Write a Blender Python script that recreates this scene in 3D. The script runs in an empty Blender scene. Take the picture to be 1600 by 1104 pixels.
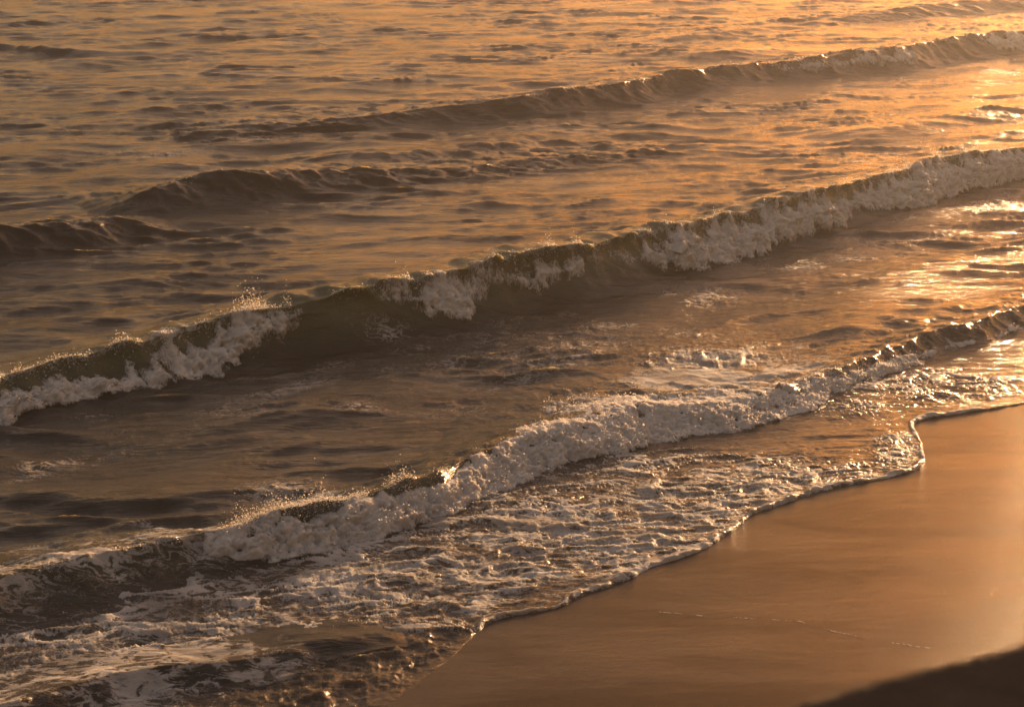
import bpy, math
import numpy as np
from mathutils import Vector

# ------------------------------------------------------------------ camera, sky, sun, exposure
SC = bpy.context.scene
COL = SC.collection
R = math.radians
CAM_H, PITCH, FPX = 10.0, R(17.0), 2790.0
cam_d = bpy.data.cameras.new('camera'); cam = bpy.data.objects.new('camera', cam_d); COL.objects.link(cam)
cam.location = (0, 0, CAM_H); cam.rotation_euler = (math.pi/2 - PITCH, 0, 0)
cam_d.sensor_width = 36.0; cam_d.lens = 36.0*FPX/1600.0
cam_d.clip_start = 0.05; cam_d.clip_end = 8000
cam_d.dof.use_dof = True; cam_d.dof.focus_distance = 36.0; cam_d.dof.aperture_fstop = 3.2
SC.camera = cam

SUN_AZ, SUN_EL = R(26.0), R(10.0)      # azimuth measured from +Y towards +X
w = bpy.data.worlds.new('World'); SC.world = w; w.use_nodes = True
nt = w.node_tree; nt.nodes.clear()
wo = nt.nodes.new('ShaderNodeOutputWorld'); bg = nt.nodes.new('ShaderNodeBackground')
sky = nt.nodes.new('ShaderNodeTexSky'); sky.sky_type = 'NISHITA'; sky.sun_disc = False
sky.sun_elevation = R(3.0); sky.sun_rotation = SUN_AZ
sky.air_density = 1.6; sky.dust_density = 3.6; sky.ozone_density = 0.6; sky.altitude = 0
tint = nt.nodes.new('ShaderNodeMix'); tint.data_type = 'RGBA'; tint.blend_type = 'MULTIPLY'; tint.inputs[0].default_value = 1
nt.links.new(sky.outputs[0], tint.inputs[6]); tint.inputs[7].default_value = (1.0, 0.82, 0.90, 1)
nt.links.new(tint.outputs[2], bg.inputs[0]); bg.inputs[1].default_value = 0.15
nt.links.new(bg.outputs[0], wo.inputs[0])

sd = bpy.data.lights.new('sun', 'SUN'); sun = bpy.data.objects.new('sun', sd); COL.objects.link(sun)
sd.energy = 3.0; sd.angle = R(0.6); sd.color = (1.0, 0.60, 0.30)
sdir = Vector((math.sin(SUN_AZ)*math.cos(SUN_EL), math.cos(SUN_AZ)*math.cos(SUN_EL), math.sin(SUN_EL)))
sun.rotation_euler = sdir.to_track_quat('Z', 'Y').to_euler(); sun.location = (20, 60, 40)

SC.view_settings.view_transform = 'Standard'; SC.view_settings.look = 'None'
SC.view_settings.exposure = 1.50; SC.view_settings.gamma = 1.0; SC.view_settings.use_curve_mapping = False
SC.render.engine = 'CYCLES'
SC.cycles.use_denoising = True
SC.cycles.max_bounces = 6; SC.cycles.diffuse_bounces = 2; SC.cycles.glossy_bounces = 3
SC.cycles.transparent_max_bounces = 12; SC.cycles.volume_bounces = 0; SC.cycles.sample_clamp_indirect = 4.0

# ------------------------------------------------------------------ numeric helpers
rng = np.random.default_rng(7)
ALONG = R(40.0)
U = np.array([math.cos(ALONG), math.sin(ALONG)]); V = np.array([-math.sin(ALONG), math.cos(ALONG)])

def at(px, py, z=0.0):
    """photo pixel -> world point on height z (numpy friendly)"""
    px, py, z = np.broadcast_arrays(np.asarray(px, float), np.asarray(py, float), np.asarray(z, float))
    rx, ru = (px-800)/FPX, (552-py)/FPX
    cy, sy = math.cos(PITCH), math.sin(PITCH)
    dy, dz = cy + ru*sy, -sy + ru*cy
    t = (z-CAM_H)/dz
    return rx*t, dy*t, z
def ab(x, y): return x*U[0]+y*U[1], x*V[0]+y*V[1]
def xy(a, b): return a*U[0]+b*V[0], a*U[1]+b*V[1]
def sstep(x, e0=0.0, e1=1.0):
    t = np.clip((x-e0)/(e1-e0), 0, 1); return t*t*(3-2*t)

def _hash(ix, iy, iz, seed):
    h = (ix.astype(np.uint32)*np.uint32(0x8da6b343)) ^ (iy.astype(np.uint32)*np.uint32(0xd8163841)) ^ (iz.astype(np.uint32)*np.uint32(0xcb1ab31f)) ^ np.uint32((seed*2654435761) & 0xffffffff)
    h ^= h >> np.uint32(15); h *= np.uint32(0x85ebca6b); h ^= h >> np.uint32(13); h *= np.uint32(0xc2b2ae35); h ^= h >> np.uint32(16)
    return h
def vnoise(x, y, z=None, seed=0):
    """value noise in [-1,1]; 2D when z is None"""
    x = np.asarray(x, np.float64); y = np.asarray(y, np.float64)
    fx, fy = np.floor(x), np.floor(y); ix, iy = fx.astype(np.int64), fy.astype(np.int64)
    tx, ty = x-fx, y-fy; tx = tx*tx*tx*(tx*(tx*6-15)+10); ty = ty*ty*ty*(ty*(ty*6-15)+10)
    if z is None: zz = [(np.zeros_like(ix), 1.0)]
    else:
        z = np.asarray(z, np.float64); fz = np.floor(z); iz = fz.astype(np.int64); tz = z-fz; tz = tz*tz*tz*(tz*(tz*6-15)+10)
        zz = [(iz, 1-tz), (iz+1, tz)]
    out = 0
    for kz, wz in zz:
        v00 = _hash(ix, iy, kz, seed); v10 = _hash(ix+1, iy, kz, seed); v01 = _hash(ix, iy+1, kz, seed); v11 = _hash(ix+1, iy+1, kz, seed)
        a0 = v00 + (v10.astype(np.float64)-v00)*tx; a1 = v01 + (v11.astype(np.float64)-v01)*tx
        out = out + wz*(a0+(a1-a0)*ty)
    return out*(2/4294967295.0)-1
def fbm(x, y, z=None, oct=4, seed=0, gain=.5, lac=2.03):
    s = 0; a = 1; n = 0
    for i in range(oct):
        s = s + a*vnoise(x, y, z, seed+i*17); n += a; a *= gain
        x, y = x*lac+3.1, y*lac-1.7
        if z is not None: z = z*lac+.7
    return s/n
def ridge(x, y, z=None, oct=4, seed=0, gain=.55, lac=2.1):
    """ridged noise, 0..1, 1 on the thin ridges"""
    s = 0; a = 1; n = 0
    for i in range(oct):
        s = s + a*(1-np.abs(vnoise(x, y, z, seed+i*13)))**2.2; n += a; a *= gain
        x, y = x*lac+5.3, y*lac+1.9
        if z is not None: z = z*lac-.4
    return s/n
def worley(x, y, z, seed=0):
    """distance to nearest feature point"""
    ix, iy, iz = np.floor(x).astype(np.int64), np.floor(y).astype(np.int64), np.floor(z).astype(np.int64)
    best = np.full(x.shape, 9.0)
    for i in (-1, 0, 1):
        for j in (-1, 0, 1):
            for k in (-1, 0, 1):
                cx, cy, cz = ix+i, iy+j, iz+k
                h = _hash(cx, cy, cz, seed)
                px = cx+(h & np.uint32(1023))/1023.0; py = cy+((h >> np.uint32(10)) & np.uint32(1023))/1023.0; pz = cz+((h >> np.uint32(20)) & np.uint32(1023))/1023.0
                best = np.minimum(best, (px-x)**2+(py-y)**2+(pz-z)**2)
    return np.sqrt(best)
def dome(x, y, z, seed=0):
    d = worley(x, y, z, seed); return 1-np.minimum(d*d*1.25, 1)

def grid_mesh(name, X, Y, Z, mat, keep=None, attrs=None, parent=None, flip=False):
    n, m = X.shape
    co = np.stack([X, Y, Z], -1).reshape(-1, 3)
    idx = np.arange(n*m).reshape(n, m)
    q = np.stack([idx[:-1, :-1], idx[1:, :-1], idx[1:, 1:], idx[:-1, 1:]], -1).reshape(-1, 4)
    if flip: q = q[:, ::-1]
    if keep is not None:
        k = keep.reshape(-1)[q].any(1); q = q[k]
        used = np.zeros(n*m, bool); used[q.ravel()] = True
        remap = np.cumsum(used)-1; q = remap[q]; co = co[used]
    else: used = np.ones(n*m, bool)
    me = bpy.data.meshes.new(name)
    me.vertices.add(len(co)); me.vertices.foreach_set('co', co.astype(np.float32).ravel())
    me.loops.add(q.size); me.loops.foreach_set('vertex_index', q.astype(np.int32).ravel())
    me.polygons.add(len(q)); me.polygons.foreach_set('loop_start', np.arange(0, q.size, 4, dtype=np.int32))
    me.polygons.foreach_set('loop_total', np.full(len(q), 4, np.int32))
    me.update(calc_edges=True); me.polygons.foreach_set('use_smooth', np.ones(len(q), bool))
    for k, arr in (attrs or {}).items():
        at_ = me.attributes.new(k, 'FLOAT', 'POINT'); at_.data.foreach_set('value', np.broadcast_to(arr, X.shape).reshape(-1)[used].astype(np.float32))
    me.materials.append(mat)
    o = bpy.data.objects.new(name, me); COL.objects.link(o)
    if parent is not None: o.parent = parent
    return o

# ------------------------------------------------------------------ materials
def web2(x, y, seed=0):
    ix, iy = np.floor(x).astype(np.int64), np.floor(y).astype(np.int64); f1 = np.full(x.shape, 9.0); f2 = f1.copy()
    for i in (-1, 0, 1):
        for j in (-1, 0, 1):
            h = _hash(ix+i, iy+j, ix*0, seed); px = ix+i+(h & np.uint32(65535))/65535.0; py = iy+j+(h >> np.uint32(16))/65535.0
            d = np.hypot(px-x, py-y); f2 = np.minimum(f2, np.maximum(f1, d)); f1 = np.minimum(f1, d)
    return f2-f1
class NB:
    def __init__(s, name):
        s.m = bpy.data.materials.new(name); s.m.use_nodes = True; s.t = s.m.node_tree; s.t.nodes.clear()
        s.out = s.t.nodes.new('ShaderNodeOutputMaterial')
    def n(s, typ, **kw):
        nd = s.t.nodes.new(typ)
        for k, v in kw.items(): setattr(nd, k, v)
        return nd
    def l(s, a, b): s.t.links.new(a, b)
    def val(s, inp, v):
        if hasattr(v, 'is_output'): s.l(v, inp)
        else: inp.default_value = v
    def math(s, op, a, b=0.0, c=0.0, clamp=False):
        nd = s.n('ShaderNodeMath', operation=op, use_clamp=clamp)
        s.val(nd.inputs[0], a); s.val(nd.inputs[1], b); s.val(nd.inputs[2], c); return nd.outputs[0]
    def mix(s, f, a, b):
        nd = s.n('ShaderNodeMix', data_type='RGBA'); s.val(nd.inputs[0], f); s.val(nd.inputs[6], a); s.val(nd.inputs[7], b); return nd.outputs[2]
    def mixf(s, f, a, b):
        nd = s.n('ShaderNodeMix', data_type='FLOAT'); s.val(nd.inputs[0], f); s.val(nd.inputs[2], a); s.val(nd.inputs[3], b); return nd.outputs[0]
    def attr(s, name): return s.n('ShaderNodeAttribute', attribute_name=name).outputs['Fac']
    def pos(s, scale=(1, 1, 1), rot=0.0):
        g = s.n('ShaderNodeNewGeometry'); mp = s.n('ShaderNodeMapping'); mp.inputs['Scale'].default_value = scale; mp.inputs['Rotation'].default_value = (0, 0, rot)
        s.l(g.outputs['Position'], mp.inputs['Vector']); return mp.outputs[0]
    def noise(s, vec, scale, detail=3, rough=.5, dist=0.0):
        nd = s.n('ShaderNodeTexNoise'); s.l(vec, nd.inputs['Vector']); nd.inputs['Scale'].default_value = scale
        nd.inputs['Detail'].default_value = detail; nd.inputs['Roughness'].default_value = rough; nd.inputs['Distortion'].default_value = dist
        return nd.outputs['Fac']
    def ramp(s, x, lo, hi):
        nd = s.n('ShaderNodeMapRange', interpolation_type='SMOOTHSTEP'); s.val(nd.inputs[0], x); nd.inputs[1].default_value = lo; nd.inputs[2].default_value = hi; return nd.outputs[0]
    def bump(s, h, dist, strength=1.0, normal=None):
        b = s.n('ShaderNodeBump'); s.val(b.inputs['Height'], h); b.inputs['Distance'].default_value = dist; s.val(b.inputs['Strength'], strength)
        if normal is not None: s.l(normal, b.inputs['Normal'])
        return b.outputs[0]

def water_material():
    b = NB('sea_water')
    foam_a = b.attr('foam'); shallow = b.attr('shallow')
    p1 = b.pos((1, 1, 1), R(-8)); 
    mp = b.n('ShaderNodeMapping'); mp.inputs['Scale'].default_value = (.26, 1, 1); b.l(p1, mp.inputs['Vector'])
    n1 = b.noise(mp.outputs[0], 4.6, 6, .66, .35)
    n2 = b.noise(mp.outputs[0], 9.0, 3, .6, .2)
    gust = b.math('ADD', .35, b.math('MULTIPLY', b.ramp(b.noise(b.pos((.5, 1, 1), R(-8)), .35, 4, .6), .3, .7), .9)); bm = b.bump(n1, .07, gust)
    bm = b.bump(n2, .014, .8, bm)
    # thin foam web: drifts, breaks up where coverage is low
    p2 = b.pos((.55, 1, 1), R(-15))
    web = b.noise(p2, 5.0, 5, .62, .9)
    web = b.math('SUBTRACT', 1.0, b.math('MULTIPLY', b.math('ABSOLUTE', b.math('SUBTRACT', web, .5)), 5.5), clamp=True)
    fine = b.noise(b.pos(), 30.0, 3, .6)
    cov = b.math('ADD', foam_a, b.math('MULTIPLY', b.math('SUBTRACT', b.math('ADD', b.math('MULTIPLY', web, .65), b.math('MULTIPLY', fine, .35)), .5), .95))
    mask = b.math('MULTIPLY', b.ramp(cov, .42, .78), b.math('ADD', .45, b.math('MULTIPLY', b.ramp(b.noise(p2, 1.7, 3, .6), .35, .65), .55)))
    fb = b.bump(b.math('ADD', b.math('MULTIPLY', mask, 1.0), b.math('MULTIPLY', fine, .35)), .02, .8, bm)
    nrm = b.n('ShaderNodeMix', data_type='VECTOR'); b.l(mask, nrm.inputs[0]); b.l(bm, nrm.inputs[4]); b.l(fb, nrm.inputs[5])
    pw = b.n('ShaderNodeBsdfPrincipled')
    col = b.mix(shallow, b.mix(b.attr('glow_tint'), (.040, .033, .025, 1), (.088, .088, .046, 1)), (.068, .050, .034, 1))  # painted glow: breaker faces greener and lighter towards the crest, as if backlit
    b.l(b.mix(mask, col, (.46, .43, .405, 1)), pw.inputs['Base Color'])
    b.val(pw.inputs['Roughness'], b.mixf(mask, .125, .75)); pw.inputs['IOR'].default_value = 1.33
    b.val(pw.inputs['Specular IOR Level'], b.mixf(mask, .5, .25))
    b.val(pw.inputs['Subsurface Weight'], .6)
    pw.inputs['Subsurface Radius'].default_value = (.70, .62, .33); b.val(pw.inputs['Subsurface Scale'], b.mixf(mask, .5, .04))
    b.l(nrm.outputs[1], pw.inputs['Normal'])
    b.l(pw.outputs[0], b.out.inputs[0]); return b.m

def foam_material():
    b = NB('white_foam')
    p = b.pos()
    n1 = b.noise(p, 22.0, 4, .65); n2 = b.noise(p, 70.0, 2, .6)
    bm = b.bump(n1, .02, .6); bm = b.bump(n2, .006, .5, bm)
    pw = b.n('ShaderNodeBsdfPrincipled')
    b.l(b.mix(b.ramp(b.noise(p, 3.5, 4, .6), .35, .65), (.50, .465, .435, 1), (.36, .335, .315, 1)), pw.inputs['Base Color'])
    pw.inputs['Roughness'].default_value = .7; pw.inputs['Specular IOR Level'].default_value = .3
    pw.inputs['Subsurface Weight'].default_value = .85; pw.inputs['Subsurface Radius'].default_value = (1, .8, .6); pw.inputs['Subsurface Scale'].default_value = .14
    b.l(bm, pw.inputs['Normal'])
    # ragged, lacy border
    ps = b.pos((1, 1, .5)); k = b.math('ADD', b.attr('cov'), b.math('MULTIPLY', b.math('SUBTRACT', b.math('ADD', b.math('MULTIPLY', b.noise(b.pos((1, 1, .3), R(-40)), 8.0, 6, .68, .6), .6), b.math('MULTIPLY', b.noise(ps, 30.0, 3, .6), .4)), .5), 3.2))
    tr = b.n('ShaderNodeBsdfTransparent'); mx = b.n('ShaderNodeMixShader')
    b.l(b.ramp(k, .0, 1.0), mx.inputs[0]); b.l(tr.outputs[0], mx.inputs[1]); b.l(pw.outputs[0], mx.inputs[2])
    b.l(mx.outputs[0], b.out.inputs[0]); return b.m

def sand_material():
    b = NB('wet_sand')
    p = b.pos((.35, 1, 1), R(-25)); g = b.pos()
    grain = b.noise(g, 130.0, 2, .6); rip = b.noise(p, .8, 6, .62, .9); fine = b.noise(p, 9.0, 3, .6)
    wet = b.ramp(b.noise(b.pos((.30, 1, 1), R(-30)), .75, 6, .6, .8), .36, .66)
    pw = b.n('ShaderNodeBsdfPrincipled')
    b.l(b.mix(b.ramp(grain, .3, .7), b.mix(wet, (.036, .025, .018, 1), (.052, .036, .025, 1)), (.068, .048, .034, 1)), pw.inputs['Base Color'])
    b.val(pw.inputs['Roughness'], b.mixf(wet, .14, .07)); b.val(pw.inputs['Specular IOR Level'], b.mixf(wet, .09, .27)); pw.inputs['IOR'].default_value = 1.33
    pw.inputs['Coat Weight'].default_value = 0.0
    grit = b.noise(g, 34.0, 3, .7); swirl = b.noise(b.pos((.3, 1, 1), R(-35)), 1.6, 5, .6, 1.4)
    bm = b.bump(rip, .05, .16); bm = b.bump(swirl, .012, b.math('MULTIPLY', wet, .5), bm); bm = b.bump(fine, .006, .5, bm); bm = b.bump(grit, .003, b.mixf(wet, .8, .25), bm); bm = b.bump(grain, .003, .9, bm)
    b.l(bm, pw.inputs['Normal']); b.l(pw.outputs[0], b.out.inputs[0]); return b.m

def soil_material():
    b = NB('bluff_soil')
    g = b.pos(); n1 = b.noise(g, 6, 5, .6); n2 = b.noise(g, 40, 4, .65)
    pw = b.n('ShaderNodeBsdfPrincipled')
    b.l(b.mix(n1, (.075, .052, .038, 1), (.11, .078, .058, 1)), pw.inputs['Base Color']); pw.inputs['Roughness'].default_value = .95; pw.inputs['Specular IOR Level'].default_value = .1
    bm = b.bump(n1, .12, .8); bm = b.bump(n2, .014, .8, bm)
    b.l(bm, pw.inputs['Normal']); b.l(pw.outputs[0], b.out.inputs[0]); return b.m

M_WATER, M_FOAM, M_SAND, M_SOIL = water_material(), foam_material(), sand_material(), soil_material()

# ------------------------------------------------------------------ the shore line (edge of the swash) b = E(a)
def curve(points, zs=0.0, smooth=0.0):
    """photo points -> sampled function b(a) in shore coordinates"""
    pts = np.array(points, float); x, y, _ = at(pts[:, 0], pts[:, 1], zs); a, b = ab(x, y)
    o = np.argsort(a); a, b = a[o], b[o]
    def f(q):
        if smooth <= 0: return np.interp(q, a, b)
        s = 0; ks = np.linspace(-1, 1, 9); ws = np.exp(-2*ks**2)
        for k, wt in zip(ks, ws): s = s + wt*np.interp(q+k*smooth, a, b)
        return s/ws.sum()
    f.a0, f.a1 = a[0], a[-1]; return f
EDGE = [(180,1500),(420,1260),(560,1145),(640,1080),(700,1030),(745,990),(750,975),(800,958),(880,948),(900,935),(960,915),(1010,890),(1060,876),(1110,852),(1150,832),(1172,805),(1230,782),(1300,762),(1370,750),(1420,742),(1447,728),(1447,712),(1438,695),(1440,680),(1425,665),(1426,655),(1480,648),(1540,640),(1600,630),(1700,612),(1900,575),(2400,480)]
_E = curve(EDGE, .05, .40)
def E(a): return _E(a) + .05*fbm(a*1.3, 0*a+2.2, oct=3, seed=5) + .03*fbm(a*5.0, 0*a+7.7, oct=4, seed=6)
_Em = curve(EDGE, .05, 4.0)
def sand_z(a, b):
    z = .045*(_Em(a)+1.0-b)
    return np.where(b > _Em(a)+1, np.maximum(z, -2.5), np.minimum(z, .045*30))

# ------------------------------------------------------------------ sea surface: chop + low swells
N = 150
lam = np.exp(math.log(.24)+(math.log(5.5)-math.log(.24))*rng.uniform(0, 1, N)**1.35); kk = 2*np.pi/lam
base_dir = R(40-90)                      # the waves run to the beach
thd = np.where(lam < 1.6, np.where(rng.random(N) < .65, R(-86) + rng.normal(0, R(7), N), R(-66) + rng.normal(0, R(10), N)), base_dir + rng.normal(0, R(22), N) - R(10))
amp = .0165*lam/(2*np.pi)*np.where(lam < 1.6, 1.75, .85)
ph = rng.uniform(0, 2*np.pi, N)
def chop(x, y, lmin=0.0):
    """returns horizontal and vertical displacement"""
    shp = x.shape; x = x.ravel(); y = y.ravel()
    wx = x + .35*vnoise(x*.35, y*.35, seed=31); wy = y + .35*vnoise(x*.35, y*.35, seed=32)
    X = np.zeros_like(x); Y = np.zeros_like(x); Z = np.zeros_like(x)
    mod1 = .55+.75*np.clip(.5+fbm(x*.16, y*.22, oct=3, seed=41), 0, 1.4)
    mod2 = .30+1.2*np.clip(.5+fbm(x*.3, y*.5, oct=3, seed=42), 0, 1.4)
    for i in range(N):
        cx, cy = math.cos(thd[i])*kk[i], math.sin(thd[i])*kk[i]
        f = (cx*wx+cy*wy+ph[i]).astype(np.float32); m = (mod1 if lam[i] > 1.2 else mod2)*amp[i]
        Z += m*np.sin(f); c = m*np.cos(f)*.9; X -= c*cx/kk[i]*-1; Y -= c*cy/kk[i]*-1
    # long crisp wind ripples
    c, s_ = math.cos(R(-7)), math.sin(R(-7)); ux = wx*c-wy*s_; uy = wx*s_+wy*c
    uy = uy+.25*vnoise(ux*.5, uy*.7, seed=33)
    Z += .055*(.3+.7*mod2)*(ridge(ux*.30, uy*1.30, oct=6, seed=34, gain=.66, lac=2.1)-.5)
    return X.reshape(shp), Y.reshape(shp), Z.reshape(shp)

def prof(q, h, wf, wb, p=1.9, soft=0.0):
    t = np.clip(1+q/wf, 0, 1)
    fr = h*(t**p)*(1-soft) + h*soft*(t*t*(3-2*t))
    bk = h/(1+(q/wb)**2)**1.6
    return np.where(q < 0, fr, bk)

class Wave:
    def __init__(s, rows, zoff=1.0, smooth=.5, hs=1.0):
        """rows: px, py of the crest, height, front width, back width, lean"""
        r = np.array(rows, float); r[:, 2] *= hs; x, y, _ = at(r[:, 0], r[:, 1], r[:, 2]*zoff)
        a, b = ab(x, y); o = np.argsort(a); s.px = r[o, 0]; s.a, s.b, s.r = a[o], b[o], r[o]; s.sm = smooth
        s.a0, s.a1 = s.a[0], s.a[-1]
    def f(s, a, col):
        src = s.b if col == 'b' else s.r[:, col]; out = 0; ks = np.linspace(-1, 1, 9); ws = np.exp(-2*ks**2)
        for k, wt in zip(ks, ws): out = out + wt*np.interp(a+k*s.sm, s.a, src)
        return out/ws.sum()
    def B(s, a): return s.f(a, 'b') + .10*vnoise(a*.8, 0*a, seed=3) + .035*vnoise(a*3.1, 0*a, seed=4)
    def px_of(s, a): return np.interp(a, s.a, s.px)
    def h(s, a):
        e = 1.0
        if s.r[0, 2] <= 0: e = e*sstep(a, s.a0+.5, s.a0+2.4)
        if s.r[-1, 2] <= 0: e = e*sstep(-a, -(s.a1-.3), -(s.a1-2.0))
        return e*s.f(a, 2)*(1+.10*vnoise(a*1.1, 0*a+.5, seed=9)+.05*vnoise(a*4.0, 0*a+.5, seed=10))

# smaller unbroken swells that belong to the open water
SWELLS = [Wave(r, 1, .8) for r in (
    [(-300,50,0,.9,1.5,0),(-100,58,.30,1.0,1.6,0),(20,66,.42,1.0,1.6,0),(120,74,.36,1,1.6,0),(300,84,.05,1,1.6,0),(420,88,0,1,1.6,0)],
    [(380,140,0,.9,1.4,0),(440,134,.22,.9,1.4,0),(520,132,.10,1,1.4,0),(600,130,0,1,1.6,0)],
    [(980,68,0,1,1.8,0),(1060,54,.30,1,1.8,0),(1130,46,.34,1,1.8,0),(1220,44,0,1,1.8,0)],
    [(1020,100,0,1,1.8,0),(1100,80,.35,1,1.8,0),(1150,73,.42,1,1.8,0),(1230,76,.1,1,1.8,0),(1300,80,0,1,1,0)],
    [(430,260,0,1,1.8,0),(540,242,.25,1,1.6,0),(640,228,.32,1,1.6,0),(760,222,.30,1,1.6,0),(860,214,.10,1,1.6,0),(960,205,0,1,1.6,0)],
    [(1180,215,0,1,1.6,0),(1300,205,.25,1,1.6,0),(1420,190,.34,1,1.6,0),(1520,172,.34,1,1.6,0),(1700,150,.2,1,1.6,0)],
    [(600,545,0,.8,1.2,0),(680,535,.12,.8,1.2,0),(800,530,.18,.8,1.2,0),(900,540,.1,.8,1.2,0),(1000,540,0,.8,1.2,0)],
    [(200,640,0,.8,1.2,0),(330,622,.12,.8,1.2,0),(450,640,.05,.8,1.2,0),(560,640,0,.8,1.2,0)],
    [(520,790,0,.5,.8,0),(560,762,.16,.5,.8,0),(640,738,.12,.5,.8,0),(760,700,.0,.5,.8,0)],
    [(1180,560,0,.7,1,0),(1280,520,.16,.7,1,0),(1380,498,.22,.7,1,0),(1500,478,.25,.7,1,0),(1600,458,.25,.7,1,0),(1800,420,.2,.7,1,0)],
)]
def swells(a, b):
    z = np.zeros_like(a)
    for s in SWELLS:
        q = b-s.B(a); z += .62*prof(q, np.maximum(s.h(a), 0), s.f(a, 3)*1.3, s.f(a, 4), 1.5, .8)
    return z

# ------------------------------------------------------------------ the breaking waves (crest px, crest py, height, front, back, lean)
W_MAIN = Wave([(-420,700,.55,.75,1.3,.1),(-150,632,.6,.8,1.3,.1),(0,592,.62,.8,1.3,.15),(130,556,.66,.85,1.3,.2),(250,526,.74,.9,1.4,.2),(350,498,.85,1.0,1.5,.25),(445,468,.98,1.1,1.6,.35),(550,452,1.02,1.2,1.7,.3),(640,430,1.1,1.25,1.7,.35),(760,401,1.2,1.3,1.8,.35),(890,377,1.15,1.25,1.8,.4),(1000,362,1.0,1.2,1.8,.3),(1090,345,.95,1.1,1.7,.2),(1200,318,1.0,1.1,1.8,.25),(1300,290,.98,1.1,1.8,.3),(1400,268,.95,1.1,1.8,.2),(1460,246,1.0,1.0,1.8,.1),(1600,232,.8,1.0,1.7,.1),(1800,200,.75,1.0,1.7,.1),(2200,150,.7,1,1.7,.1)], hs=.9)
W_SHORE = Wave([(-400,1010,.5,.8,.9,.1),(-150,945,.5,.8,.9,.1),(0,905,.52,.9,.9,.15),(110,872,.5,.9,.9,.2),(220,855,.45,.8,.9,.2),(330,833,.42,.7,.9,.2),(370,835,.5,.6,.8,.1),(430,808,.62,.6,.7,.05),(520,786,.62,.6,.7,.05),(600,765,.58,.6,.7,.05),(700,735,.50,.6,.7,.05),(800,700,.46,.6,.9,0),(900,668,.46,.7,1.4,0),(1000,645,.42,.75,1.7,0),(1100,632,.36,.75,1.7,0),(1200,615,.32,.65,1.4,0),(1290,592,.30,.5,.8,0),(1350,562,.34,.5,.7,0),(1440,530,.36,.5,.7,.05),(1520,505,.38,.55,.7,.05),(1600,480,.38,.55,.7,.05),(1750,445,.38,.6,.8,.05),(2100,380,.38,.6,.8,.05)], 1, .75, hs=.78)
W_FAR = Wave([(240,232,0,.9,1.6,0),(330,214,.12,1.2,1.7,0),(400,202,.26,1.3,1.8,0),(500,190,.34,1.3,1.8,.0),(640,178,.42,1.2,1.8,.05),(740,163,.65,1.2,1.9,.1),(830,148,.82,1.3,2,.2),(950,132,.82,1.3,2,.25),(1060,113,.85,1.3,2,.2),(1200,100,.75,1.4,2,.15),(1280,91,.85,1.4,2.1,.15),(1400,75,.95,1.4,2.1,.15),(1500,59,.95,1.4,2.1,.1),(1600,50,.9,1.4,2.1,.1),(1800,30,.8,1.4,2,.1),(2300,-10,.7,1.4,2,.1)], 1, .8, .8)
W_SWELL = Wave([(90,345,0,1.0,1.6,0),(160,322,.30,1.1,1.8,0),(230,299,.6,1.2,1.8,0),(290,284,.72,1.3,1.8,0),(370,275,.74,1.3,1.9,0),(480,267,.62,1.3,1.9,0),(600,264,.48,1.2,1.8,0),(720,262,.34,1.2,1.8,0),(850,252,.22,1.2,1.8,0),(1000,238,.1,1.2,1.8,0),(1080,230,0,1.2,1.8,0)], 1, 1.0, .8)
W_LEFT = Wave([(-350,430,.3,1.0,1.6,0),(-150,388,.45,1.0,1.6,0),(-40,364,.58,1.1,1.7,0),(40,352,.58,1.1,1.7,0),(120,347,.48,1.1,1.7,0),(200,348,.32,1.1,1.6,0),(280,352,.1,1,1.5,0),(330,352,0,1,1.5,0)], 1, 1.0, 1.15)
W_TOP = Wave([(1230,45,0,1.2,2,0),(1330,26,.25,1.5,2,0),(1420,14,.42,1.6,2,0),(1500,5,.42,1.6,2,0),(1600,-3,.45,1.6,2,0),(1800,-18,.4,1.6,2,0),(2100,-35,.4,1.6,2,0)], 1, .8)
W_LOW = Wave([(-250,1160,.2,.45,.6,0),(-60,1128,.24,.45,.6,0),(60,1095,.22,.4,.6,0),(160,1062,.2,.4,.6,0),(260,1045,.2,.4,.6,0),(370,1036,.14,.4,.6,0),(480,1010,.12,.35,.5,0),(600,990,.12,.3,.45,0),(680,980,.10,.3,.4,0),(745,976,.0,.3,.4,0)], 1, .3)

def base(x, y, swash=False):
    a, b = ab(x, y)
    dx, dy, dz = chop(x, y)
    bs = W_SHORE.B(a)
    damp = .22+.78*sstep(b-bs, -1.0, 1.6)
    r = np.hypot(x, y); damp = damp*(1-sstep(r, 140, 420)*.95)
    lev = swells(a, b)
    e = b-E(a); sz = sand_z(a, b)
    lvl = np.where(sz > -.15, .5*(sz+np.sqrt(sz*sz+.0016)), 0.0)
    damp = damp*sstep(e, 0.0, .8)
    z = lvl + .018*(1-np.exp(-np.maximum(e, 0)/.16)) + .03*sstep(e, 0, 1.0) + lev + dz*damp
    return x+dx*damp, y+dy*damp, z

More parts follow.
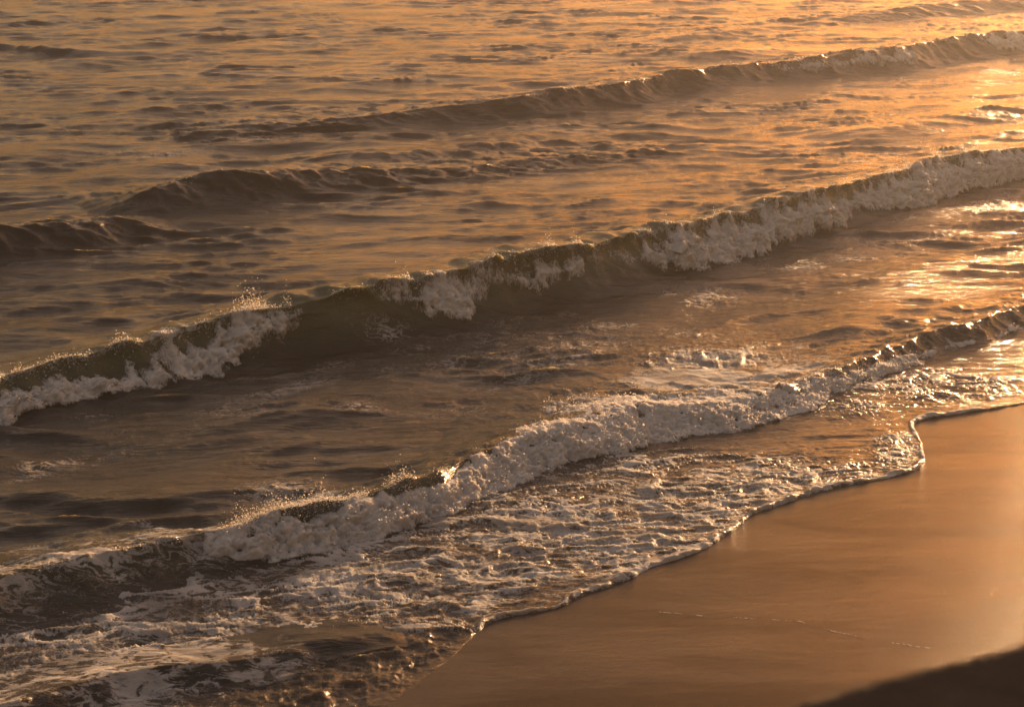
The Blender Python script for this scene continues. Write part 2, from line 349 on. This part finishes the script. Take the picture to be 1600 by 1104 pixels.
# patches of thin foam lying on the water (photo px, py, radius along x px, radius y px, strength)
def to_ab(px, py): x, y, _ = at(px, py, .05); return ab(x, y)
PATCH = [(860,560,330,70,.30),(700,640,260,26,.22),(1150,590,200,50,.72),(1000,600,160,26,.40),(460,775,80,26,.75),(560,640,90,14,.30),(180,720,120,12,.22),(620,530,160,14,.3),(1100,520,150,18,.28),(260,240,140,10,.34),(390,220,110,8,.34),(150,205,100,8,.2),(860,695,60,18,.5),(1020,350,10,4,.0),(1250,540,80,18,.4)]
_cs = []
for (px, py, rx, ry, s) in PATCH:
    a0, b0 = to_ab(px, py); a1, b1 = to_ab(px+rx, py); a2, b2 = to_ab(px, py-ry)
    _cs.append((a0, b0, np.array([[a1-a0, a2-a0], [b1-b0, b2-b0]]), s))
def thin_foam(a, b):
    f = np.zeros_like(a)
    for a0, b0, Mx, s in _cs:
        iv = np.linalg.inv(Mx); p = iv[0, 0]*(a-a0)+iv[0, 1]*(b-b0); q = iv[1, 0]*(a-a0)+iv[1, 1]*(b-b0)
        f = np.maximum(f, s*np.exp(-(p*p+q*q)*.9))
    n = fbm(a*.5, b*1.4, oct=4, seed=77)
    return np.clip(f*(1+.9*n), 0, 1)

# ------------------------------------------------------------------ open water sheet
az = np.concatenate([-np.linspace(R(75), R(19), 40)[:-1], np.linspace(-R(18.8), R(18.8), 940), np.linspace(R(19), R(75), 40)[1:]])
rr = np.concatenate([np.exp(np.linspace(math.log(19.5), math.log(112), 700)), np.exp(np.linspace(math.log(112.4), math.log(1400), 60))])
RR, AZ = np.meshgrid(rr, az, indexing='ij')
X0, Y0 = RR*np.sin(AZ), RR*np.cos(AZ)
X, Y, Z = base(X0, Y0); A, Bb = ab(X0, Y0)
qs = Bb-W_SHORE.B(A)
keep = qs > -1.6
Z = Z-.10*sstep(-qs, .3, 1.0)
tf = thin_foam(A, Bb)
qm = Bb-W_MAIN.B(A)
tf = np.maximum(tf, .42*np.exp(-((qm+2.4)/1.6)**2)*np.clip(.5+fbm(A*.6, Bb*1.2, oct=3, seed=88), 0, 1))
tf = tf*(1-sstep(RR, 100, 200)) + .45*np.exp(-(qs/.9)**2)*(qs > 0)
Z = Z + tf*.16*(ridge(X*1.5, Y*3.4, oct=5, seed=91, gain=.6)-.5)
water = grid_mesh('water', X, Y, Z, M_WATER, keep, {'foam': tf, 'shallow': .25*(1-sstep(qs, 0, 14))}, flip=True)
water['kind'] = 'structure'
del X, Y, Z, X0, Y0, RR, AZ, A, Bb, qs, qm, tf

# ------------------------------------------------------------------ swash: the thin sheet that runs up the sand
aa = np.arange(3.0, 36.0, .026); dd = np.concatenate([np.array([-.03, -.012, -.004]), np.linspace(0, .3, 16)[:], .3+np.cumsum(np.linspace(.022, .052, 160))])
AA, DD = np.meshgrid(aa, dd, indexing='ij'); BB = E(AA)+DD
X0, Y0 = xy(AA, BB); X, Y, Z = base(X0, Y0)
qs = BB-W_SHORE.B(AA)
wx_, wy_ = X0+.12*vnoise(X0*2, Y0*2, seed=51), Y0+.12*vnoise(X0*2, Y0*2, seed=52)
rot = R(-12); rx_ = wx_*math.cos(rot)-wy_*math.sin(rot); ry_ = wx_*math.sin(rot)+wy_*math.cos(rot)
lace = ridge(rx_*1.9, ry_*4.0, oct=5, seed=60, gain=.72, lac=1.95)
# where the foam lies thick (photo pixels)
FP = [(1150,790,230,60,1.0),(980,840,260,60,1.05),(820,880,240,60,1.05),(640,920,240,55,1.0),(480,960,220,50,.9),(300,1030,260,50,.85),(1415,700,50,35,.6),(1050,740,120,14,.4),(1330,745,110,10,.5),(120,940,220,55,.9),(260,905,220,50,.85),(100,1090,240,60,1.0),(60,1020,280,60,.8),(260,1000,220,60,.85),(330,1060,120,40,.95),(1450,600,160,24,.45),(1330,640,60,14,.5),(560,900,90,14,.75),(-100,1050,250,90,.8)]
dens = np.zeros_like(AA)
for (px, py, rx, ry, s) in FP:
    a0, b0 = to_ab(px, py); a1, b1 = to_ab(px+rx, py); a2, b2 = to_ab(px, py-ry)
    iv = np.linalg.inv(np.array([[a1-a0, a2-a0], [b1-b0, b2-b0]])); p = iv[0, 0]*(AA-a0)+iv[0, 1]*(BB-b0); q = iv[1, 0]*(AA-a0)+iv[1, 1]*(BB-b0)
    dens = np.maximum(dens, s*np.exp(-(p*p+q*q)*.8))
big = fbm(rx_*.35, ry_*.8, oct=3, seed=66)
lobe_a, _ = to_ab(745, 985)
brown = np.zeros_like(AA)            # clear agitated water in the bottom-left lobe
for (px, py, rx, ry) in ((560,1040,170,45),(690,1010,60,30),(470,1090,120,40)):
    a0, b0 = to_ab(px, py); a1, b1 = to_ab(px+rx, py); a2, b2 = to_ab(px, py-ry)
    iv = np.linalg.inv(np.array([[a1-a0, a2-a0], [b1-b0, b2-b0]])); p = iv[0, 0]*(AA-a0)+iv[0, 1]*(BB-b0); q = iv[1, 0]*(AA-a0)+iv[1, 1]*(BB-b0)
    brown = np.maximum(brown, np.exp(-(p*p+q*q)**2))
dens = np.maximum(dens, .42*sstep(DD, .2, 1.0)*(1-sstep(AA, 17, 21)))*(1-brown*.9)
thick = np.clip(dens*(1+.5*big), 0, 1.1)
ux = rx_+.30*fbm(rx_*1.6, ry_*2.2, oct=4, seed=161); uy = ry_+.16*fbm(rx_*1.6, ry_*2.2, oct=4, seed=162)
w1_ = web2(ux*1.5, uy*3.0, 170); w2_ = web2(ux*3.6, uy*7.0, 171); w3_ = web2(ux*8, uy*14, 172)
rel = ridge(rx_*.9+.2*big, ry_*2.6, oct=5, seed=183, gain=.6)
line = np.maximum(1-w1_/(.10+.42*thick), np.maximum(1-w2_/(.05+.62*thick), .85-w3_/(.02+.9*thick)))
line = np.clip((line+.8*(rel-.5))*(.75+.7*fbm(rx_*1.2, ry_*2.4, oct=3, seed=173)), 0, 1)
film = np.clip(thick-.02+.35*fbm(rx_*.9, ry_*2.0, oct=4, seed=174), 0, 1)*.78
cover = np.clip(np.maximum(sstep(line, .0, .75), film), 0, 1)*sstep(thick, .05, .35)
edge_on = sstep(AA, lobe_a-.1, lobe_a+.3)
rw = .05*(1+1.3*fbm(AA*2.2, AA*0, oct=4, seed=68)); rim = np.exp(-((DD-rw*1.3)/rw)**2)*(.06+.94*edge_on)*(.25+.75*sstep(26.4-AA, 0, 2.5))
cover = np.maximum(cover, sstep(rim, .25, .6))
lump = fbm(X0*5, Y0*5, oct=4, seed=71)
Z = Z + cover*(.020+.014*lump)*sstep(DD, 0, .08) + rim*.022*(1+1.2*lump) + (.25+.75*thick)*.060*(lace-.5)*sstep(DD, 0, .3) + (.2+.8*thick)*.09*(ridge(rx_*.9+.2*big, ry_*2.6, oct=5, seed=183, gain=.6)-.45)*sstep(DD, .1, .7)
Z = Z + brown*(.10*(ridge(X0*2.6, Y0*4.2, oct=5, seed=81, gain=.62)-.45))*sstep(DD, 0, .3)
Z = Z + .012*fbm(rx_*1.6, ry_*4, oct=4, seed=73)*sstep(DD, .1, .8)
Z = Z-.015*(1-edge_on)*np.exp(-DD/.22)+(1-edge_on)*.018*(ridge(X0*5, Y0*6, oct=4, seed=191)-.5)*sstep(DD, .0, .12)
Z = np.where(DD <= 0, sand_z(AA, BB)-.02+DD*0, Z); Z = Z - .12*sstep(qs, .5, 1.3)
shallow = grid_mesh('shallow_water', X, Y, Z, M_WATER, qs < 1.35, {'foam': np.clip(cover, 0, 1)*(.64+.28*sstep(rel, .4, .75)), 'shallow': 1-.5*sstep(DD, 0, 5)})
shallow['kind'] = 'structure'
del X, Y, Z, X0, Y0, AA, BB, DD

# ------------------------------------------------------------------ sand
sa = np.linspace(-25, 80, 200); sb = np.concatenate([np.linspace(-40, 5, 30)[:-1], np.linspace(5, 22, 130), np.linspace(22, 80, 20)[1:]])
SA, SB = np.meshgrid(sa, sb, indexing='ij'); sx, sy = xy(SA, SB)
sz = sand_z(SA, SB)+.012*fbm(sx*.35, sy*.8, oct=3, seed=90)
sand = grid_mesh('sand', sx, sy, sz, M_SAND); sand['kind'] = 'structure'

# old wash line: a low broken ridge of foam scraps left on the sand
mk = np.array([(1000,942),(1100,957),(1180,963),(1250,970),(1272,978),(1300,988),(1345,1000),(1380,1008),(1420,1014),(1460,1020),(1500,1024)], float)
mx_, my_, _ = at(mk[:, 0], mk[:, 1], .16); tt = np.arange(len(mk)); t2 = np.linspace(0, len(mk)-1, 900); cx = np.interp(t2, tt, mx_); cy_ = np.interp(t2, tt, my_)
cy_ = cy_+.03*fbm(cx*4, cx*0, oct=4, seed=401); vv = np.linspace(-1, 1, 7)
wd = .020*np.clip(.6+1.2*fbm(cx*5, cx*0+4, oct=4, seed=402), .12, 1.5)
MX = cx[:, None]+0*vv; MY = cy_[:, None]+vv*wd[:, None]; ma, mb = ab(MX, MY)
MZ = sand_z(ma, mb)+.012*fbm(MX*.35, MY*.8, oct=3, seed=90)-.006+(1-vv**2)*(.5*wd[:, None])
wl = grid_mesh('foam_line', MX, MY, MZ, M_FOAM, None, {'cov': np.full(MX.shape, .40)}); wl['kind'] = 'stuff'

# ------------------------------------------------------------------ bluff under the photographer, out of focus in the lower right corner
bx_, by_ = np.meshgrid(np.linspace(-14, 16, 300), np.concatenate([np.linspace(-20, 1.5, 60)[:-1], np.linspace(1.5, 4.5, 160), np.linspace(4.5, 12, 60)[1:]]), indexing='ij')
top = np.interp(bx_, [-14, -3, 0, .54, .70, .95, 1.3, 3, 6, 16], [7.6, 8.0, 8.22, 8.405, 8.46, 8.525, 8.62, 9.1, 9.4, 9.8]) + .006*fbm(bx_*5, by_*5, oct=3, seed=95)
drop = np.where(by_ > 3.0, (by_-3.0)*1.1+.25*np.clip(by_-3, 0, 3)**2, .10*(3.0-np.maximum(by_, 0)))
bz = np.maximum(top-np.where(by_ < 0, .3, drop)+.05*fbm(bx_*1.2, by_*1.2, oct=4, seed=96)*(by_ > 3.6), -.3)
bluff = grid_mesh('cliff', bx_, by_, bz, M_SOIL); bluff['kind'] = 'structure'

# ------------------------------------------------------------------ waves
def empty(name, loc, label, cat, group):
    o = bpy.data.objects.new(name, None); COL.objects.link(o); o.location = loc; o.empty_display_size = .5
    o['label'] = label; o['category'] = cat
    if group: o['group'] = group
    return o

def wave_point(W, a, q, ribs=.03, soft=0.0, p=1.9, rough=.05):
    """surface point of wave W at along-shore a, cross-shore offset q"""
    h, wf, wb, ln = W.h(a), W.f(a, 3), W.f(a, 4), W.f(a, 5)
    b = W.B(a)+q; x, y = xy(a, b); X, Y, Z = base(x, y)
    P = prof(q, h, wf, wb, p, soft)
    t = np.clip(P/np.maximum(h, .01), 0, 1)
    P = P + ribs*t*(1-t)*4*fbm(a*2.4+q*.6, q*.9, oct=3, seed=101)
    P = P + rough*np.sqrt(t)*sstep(h, .02, .3)*(ridge(a*1.6+q*1.2, q*2.2-a*.8, oct=5, seed=105, gain=.6)-.45)
    lean = ln*h*t**2.5*np.where(q < 0, 1, np.exp(-(q/.25)**2))
    X = X-V[0]*lean; Y = Y-V[1]*lean
    return X, Y, Z+P, t

def build_wave(W, root, a0, a1, da, nf, nb, soft, p, foam_attr=None, ribs=.03, qf=1.5, qb=2.3, drop=.05, glow_tint=0.0, rough=.05):
    a = np.arange(a0, a1, da)
    tf = 1-np.linspace(1, 0, nf)**1.0
    wf = W.f(a, 3); wb = W.f(a, 4)
    qn = np.concatenate([-np.linspace(1, 0, nf)**1.25*qf, np.linspace(0, 1, nb+1)[1:]**1.5*qb])
    Q = np.where(qn[None, :] < 0, qn[None, :]*wf[:, None], qn[None, :]*wb[:, None]); A = np.broadcast_to(a[:, None], Q.shape)
    X, Y, Z, t = wave_point(W, A, Q, ribs, soft, p, rough)
    out = np.maximum(sstep(-qn/qf, .72, 1.0), sstep(qn/qb, .75, 1.0))[None, :]
    tail = prof(np.full_like(wb, 1.0)*wb*qb, W.h(a), wf, wb, p, soft)[:, None]*sstep(qn/qb, .3, 1.0)[None, :]
    endf = np.maximum(sstep(a0+1.2-a, 0, 1.2), sstep(a-a1+1.2, 0, 1.2))[:, None]
    Z = Z+.012-tail-(drop+.02)*np.maximum(out, endf*(1-sstep(W.h(a)[:, None], .05, .35)))
    A_, B_ = A, W.B(A)+Q
    fo = thin_foam(A_, B_)
    if foam_attr is not None: fo = np.maximum(fo, foam_attr(A, Q, t))
    o = grid_mesh('wave_face', X, Y, Z, M_WATER, None, {'foam': fo, 'shallow': np.full(X.shape, .10), 'glow_tint': glow_tint*np.clip(t*1.8, 0, 1)*sstep(W.h(A), .12, .6)}, parent=None)
    o.parent = root; o.matrix_parent_inverse = root.matrix_world.inverted() if False else o.matrix_parent_inverse
    o.location = -root.location
    return o

def build_foam(W, root, a0, a1, da, nq, lohi, soft, p, amp=.22, qback=.6, seed=200, fs=1.0, mist=8000, irr=.4, ww=1.0):
    """lumpy white water; lohi(px) -> lo, hi, density of the foam on the face (0 toe, 1 crest, beyond 1 behind the crest)"""
    a = np.arange(a0, a1, da)
    v = np.linspace(-.45, 1+qback, nq)
    wf = W.f(a, 3)[:, None]; wb = W.f(a, 4)[:, None]
    A = np.broadcast_to(a[:, None], (len(a), nq)); Vv = np.broadcast_to(v[None, :], A.shape)
    Q = np.where(Vv < 1, (Vv-1)*wf, (Vv-1)*wb)
    X, Y, Z, t = wave_point(W, A, Q, .02, soft, p)
    P = np.stack([X, Y, Z], -1)
    nrm = np.cross(np.gradient(P, axis=0), np.gradient(P, axis=1)); nrm /= np.linalg.norm(nrm, axis=-1, keepdims=True)+1e-9
    pxx = W.px_of(A+.55*fbm(A*1.5, Vv*2.2, oct=3, seed=seed+31)+.5*(Vv-.5))
    lo, hi, de = (np.interp(pxx, lohi[:, 0], lohi[:, i]) for i in (1, 2, 3))
    wob = ww*.22*fbm(A*1.3, Vv*1.0, oct=4, seed=seed+1)+.10*vnoise(A*6, Vv*3, seed=seed+2)
    win = np.minimum(Vv-lo+wob, hi-Vv+wob*1.2)
    H = W.h(a)[:, None]
    w1 = np.clip(win/.42, -1, 1); w1 = w1*1.0
    wx = X+.06*vnoise(X*4, Y*4, Z*4, seed+21); wy = Y+.06*vnoise(X*4, Y*4, Z*4, seed+22); wz = Z+.06*vnoise(X*4, Y*4, Z*4, seed+23)
    c1 = dome(wx*3.0*fs, wy*3.0*fs, wz*3.0*fs, seed); c2 = dome(wx*7.3*fs, wy*7.3*fs, wz*7.3*fs, seed+3); c3 = dome(wx*17*fs, wy*17*fs, wz*17*fs, seed+4)
    bil = .46*c1+.34*c2+.16*c3+.26*fbm(X*11*fs, Y*11*fs, Z*11*fs, oct=4, seed=seed+7, gain=.65)
    patchy = de*(1+irr*fbm(A*.9, Vv*1.6, oct=4, seed=seed+9))
    T = np.where(w1 > 0, w1*patchy*amp*(.35+.65*H)*(.30+1.3*(bil-.3))*(1-.55*sstep(Vv, .6, 1.05)), 0)-.05+.05*np.clip(w1*3, -1, 1)-(.06*(patchy < .2))
    T = T + .02*(bil-.5)
    nn = nrm*np.array([1, 1, 1.0]); 
    low = np.exp(-np.maximum(Vv-lo, 0)*2.5)
    fx = -V[0]*low*.6; fy = -V[1]*low*.6
    X = X+T*(nn[..., 0]+fx*(T > 0)); Y = Y+T*(nn[..., 1]+fy*(T > 0)); Z = Z+T*nn[..., 2]
    keep = (T > -.045)
    cov = np.clip(win/.22, -1, 1.6)*np.clip(patchy*1.3, .0, 1)*(1-.62*sstep(Vv, 1.05, 1.9))+.25*(bil-.5)-.7*sstep(.38-bil, 0, .22)-.55*sstep(fbm(A*3+Vv, Vv*1.6-A*.5, oct=4, seed=seed+41), .1, .5)
    o = grid_mesh('foam', X, Y, Z, M_FOAM, keep, {'cov': cov}); o.parent = root; o.location = -root.location; o['kind'] = 'stuff'
    pp = np.stack([X, Y, Z], -1)[T > .02]; pn = nn[T > .02]; k = rng.integers(0, len(pp), mist)
    build_spray(pp[k]+pn[k]*rng.exponential(.03, mist)[:, None]+rng.normal(0, .012, (mist, 3)), root, .0055)

OCT = np.array([(1,0,0),(-1,0,0),(0,1,0),(0,-1,0),(0,0,1),(0,0,-1)], float)
OF = np.array([(0,2,4),(2,1,4),(1,3,4),(3,0,4),(2,0,5),(1,2,5),(3,1,5),(0,3,5)])
def build_spray(pts, root, rad):
    n = len(pts); sz = np.clip(rad*.8*np.exp(rng.normal(0, .6, n)), .0015, .03)
    co = (pts[:, None, :]+OCT[None]*sz[:, None, None]*rng.uniform(.7, 1.4, (n, 1, 3))).reshape(-1, 3)
    f = (OF[None]+6*np.arange(n)[:, None, None]).reshape(-1, 3)
    me = bpy.data.meshes.new('spray'); me.vertices.add(len(co)); me.vertices.foreach_set('co', co.astype(np.float32).ravel())
    me.loops.add(f.size); me.loops.foreach_set('vertex_index', f.astype(np.int32).ravel())
    me.polygons.add(len(f)); me.polygons.foreach_set('loop_start', np.arange(0, f.size, 3, dtype=np.int32)); me.polygons.foreach_set('loop_total', np.full(len(f), 3, np.int32))
    me.update(calc_edges=True); me.materials.append(M_FOAM)
    me.attributes.new('cov', 'FLOAT', 'POINT').data.foreach_set('value', np.full(len(co), 2.5, np.float32))
    o = bpy.data.objects.new('spray', me); COL.objects.link(o); o.parent = root; o.location = -root.location; o['kind'] = 'stuff'
def crest_spray(W, spec, soft, p):
    """spec rows: px0, px1, count, height"""
    out = []
    for px0, px1, n, hh in spec:
        a0, a1 = np.interp([px0, px1], W.px, W.a); a = rng.uniform(a0, a1, int(n*1.25))
        clump = .5+fbm(a*2.2, a*0, oct=3, seed=300); a = a[rng.random(len(a)) < np.clip(clump*1.4, .05, 1)]
        cl = np.clip(.5+1.4*vnoise(a*4, a*0+.3, seed=301), .1, 1.5)
        q = rng.normal(-.02, .07, len(a)); X, Y, Z, t = wave_point(W, a, q, .02, soft, p)
        up = rng.exponential(hh, len(a))*cl; back = up*rng.uniform(-.2, .9, len(a))
        out.append(np.stack([X+V[0]*back+rng.normal(0, .02, len(a)), Y+V[1]*back+rng.normal(0, .02, len(a)), Z+up-.01], -1))
    return np.concatenate(out)
def root_of(W, px, label, group='waves rolling in to the beach'):
    a = np.interp(px, W.px, W.a); x, y = xy(a, W.f(a, 'b')); 
    o = empty('breaking_wave' if W not in (W_SWELL, W_TOP, W_LEFT) else 'wave', (float(x), float(y), 0.0), label, 'wave', group); return o

def streaks(lohi, W, k=.5):
    def g(A, Q, t):
        px = W.px_of(A); de = np.interp(px, lohi[:, 0], lohi[:, 3])
        s = ridge(A*2.0+Q*.8, Q*.9, oct=4, seed=150)
        s2 = ridge(A*5.0+Q*1.5, Q*.8+A*.3, oct=3, seed=151); s = .6*s+.4*s2
        return np.clip((s-.42)*2.2, 0, 1)*(.25+.75*t)*k*(.35+np.clip(de, 0, 1)) + .35*np.exp(-(np.maximum(Q, 0)/.12)**2)*(t > .9)*de
    return g

# main breaker
LH = np.array([(-500,-.1,.7,1),(0,-.1,.72,1),(90,-.1,.66,1),(150,-.1,.60,1),(230,-.1,.66,1),(300,-.05,.95,1),(350,0,1.05,1),(385,.25,1.08,1),(425,.5,1.06,.95),(455,.75,1.02,.3),(475,.9,1,0),(570,.8,1.0,.05),(605,.55,1.0,.5),(640,.35,1.04,.75),(680,.25,1.05,.8),(705,.45,1.02,.4),(735,.65,1.02,.25),(765,.4,1.02,.45),(800,.3,1.03,.65),(840,.40,1.05,.8),(880,.42,1.06,.85),(905,.6,1,.3),(930,.55,.98,.3),(965,.5,.95,.35),(995,.15,.9,.9),(1040,-.05,.96,1),(1140,-.05,1.02,1),(1170,.15,1.02,.9),(1220,.2,1.02,1),(1275,.1,1.02,1),(1300,.3,.95,.5),(1340,.3,.95,.5),(1370,.0,1.0,1),(1500,-.1,1.1,1.1),(1600,-.1,1.0,1),(2300,-.1,1,1)], float)
LH[:, 3] = LH[:, 3]
r_ = root_of(W_MAIN, 700, 'longest breaking wave across the middle with dark hollow face and patches of white foam')
build_wave(W_MAIN, r_, W_MAIN.a0+1, W_MAIN.a1-4, .05, 60, 32, 0, 1.9, streaks(LH, W_MAIN, .85), ribs=.05, glow_tint=1.0)
build_foam(W_MAIN, r_, W_MAIN.a0+1.5, W_MAIN.a1-5, .034, 92, LH, 0, 1.9, amp=.29, qback=.14, seed=200)
build_spray(crest_spray(W_MAIN, [(-100,400,9000,.03),(340,450,3500,.09),(420,450,1500,.16),(500,1000,9000,.022),(620,700,2000,.05),(800,890,3000,.05),(980,1300,8000,.035),(1300,1500,7000,.08),(1500,1750,5000,.05)], 0, 1.9), r_, .0052)

# shore breaker
LS = np.array([(-500,.1,.9,.0),(0,.1,1.0,.05),(330,.2,1.1,.05),(345,.1,1.0,.5),(400,-.1,1.05,.85),(480,-.15,1.1,1.05),(560,-.2,1.12,1.05),(640,-.15,.95,.9),(700,-.2,.9,1.0),(760,-.2,1.1,.95),(850,-.2,1.5,.95),(1000,-.2,1.95,.85),(1150,-.2,2.0,.75),(1250,-.2,1.6,.8),(1300,-.1,1.0,.9),(1400,-.1,.7,.9),(1600,-.1,.65,.9),(2300,-.1,.8,.9)], float)
r_ = root_of(W_SHORE, 700, 'low breaking wave nearest the sand with a long tumbling roll of white foam')
def shore_foam(A, Q, t):
    px = W_SHORE.px_of(A); left = 1-sstep(px, 330, 400)
    s = ridge(A*1.5+Q*1.2, Q*1.6, oct=4, seed=155)
    return np.clip(left*(.50+.75*(s-.4))*(.55+.45*t) + (1-left)*.5*np.clip(s-.2, 0, 1), 0, .95)*(.8+.2*t)
build_wave(W_SHORE, r_, W_SHORE.a0+1, W_SHORE.a1-3, .034, 50, 34, .15, 1.6, shore_foam, ribs=.06, glow_tint=.5, rough=.10)
build_foam(W_SHORE, r_, W_SHORE.a0+1.5, W_SHORE.a1-4, .028, 112, LS, .15, 1.6, amp=.18, qback=1.4, seed=230, fs=1.25, irr=1.1, ww=1.7)
build_spray(crest_spray(W_SHORE, [(335,640,9000,.035),(345,540,5000,.07),(640,1300,8000,.018),(1300,1650,3500,.015),(60,330,2500,.01)], .15, 1.6), r_, .0038)

# far breaker
LF = np.array([(0,.9,1,0),(930,.9,1.0,0),(1180,.6,1.0,0),(1230,.45,.95,.35),(1400,.4,1.0,.5),(1440,.7,1.0,.1),(1520,.5,1.0,.2),(1545,.1,1.02,.8),(1620,.0,1.05,1),(1800,0,1,1),(2400,0,1,1)], float)
r_ = root_of(W_FAR, 1000, 'distant wave in golden light that starts to break towards the upper right corner')
build_wave(W_FAR, r_, W_FAR.a0+.5, W_FAR.a1-4, .075, 44, 28, .25, 1.8, streaks(LF, W_FAR, .5), ribs=.10, rough=.09)
build_foam(W_FAR, r_, float(np.interp(1150, W_FAR.px, W_FAR.a)), W_FAR.a1-5, .05, 60, LF, .25, 1.8, amp=.3, qback=.14, seed=260)
build_spray(crest_spray(W_FAR, [(820,1200,3500,.02),(1200,1700,5000,.03)], .25, 1.8), r_, .007)

r_ = root_of(W_SWELL, 300, 'unbroken swell with a smooth dark face in the left half behind the longest breaking wave')
build_wave(W_SWELL, r_, W_SWELL.a0+.5, W_SWELL.a1-.2, .06, 44, 28, .35, 1.6, None, ribs=.12, rough=.10)
build_spray(crest_spray(W_SWELL, [(270,420,700,.01)], .3, 1.7), r_, .005)
r_ = root_of(W_LEFT, 40, 'short dark unbroken hump of water cut by the left edge of the picture')
build_wave(W_LEFT, r_, W_LEFT.a0+.5, W_LEFT.a1-.2, .06, 40, 26, .35, 1.6, None, ribs=.12, rough=.10)
r_ = root_of(W_TOP, 1500, 'faint low wave farthest out at the top right edge')
build_wave(W_TOP, r_, W_TOP.a0+.3, W_TOP.a1-3, .09, 36, 24, .5, 1.6, None, ribs=.08)
r_ = root_of(W_LOW, 300, 'small foamy ripple of a wave in the bottom left corner')
build_wave(W_LOW, r_, W_LOW.a0+.3, W_LOW.a1-.2, .028, 30, 30, .3, 1.6, lambda A, Q, t: np.clip(.30+.9*(ridge(A*1.8, (Q)*2.6, oct=4, seed=160)-.2), 0, .64)*sstep(560-W_LOW.px_of(A), 0, 200), ribs=.03, drop=.09)

# ------------------------------------------------------------------ sea haze
hb = NB('sea_haze'); pv = hb.n('ShaderNodeVolumePrincipled'); pv.inputs['Density'].default_value = .0007
pv.inputs['Color'].default_value = (.95, .93, .92, 1); pv.inputs['Anisotropy'].default_value = .82; hb.l(pv.outputs[0], hb.out.inputs[1])
hx0, hx1, hy0, hy1, hz0, hz1 = -1500, 1500, -120, 1500, -4, 11.5
hv = [(x, y, z) for z in (hz0, hz1) for y in (hy0, hy1) for x in (hx0, hx1)]
hm = bpy.data.meshes.new('haze'); hm.from_pydata(hv, [], [(0,2,3,1),(4,5,7,6),(0,1,5,4),(1,3,7,5),(3,2,6,7),(2,0,4,6)]); hm.materials.append(hb.m)
ho = bpy.data.objects.new('haze', hm); COL.objects.link(ho); ho['kind'] = 'stuff'
print('TRIS', sum(len(o.data.polygons)*(1 if o.name.startswith('spray') else 2) for o in bpy.data.objects if o.type == 'MESH'))
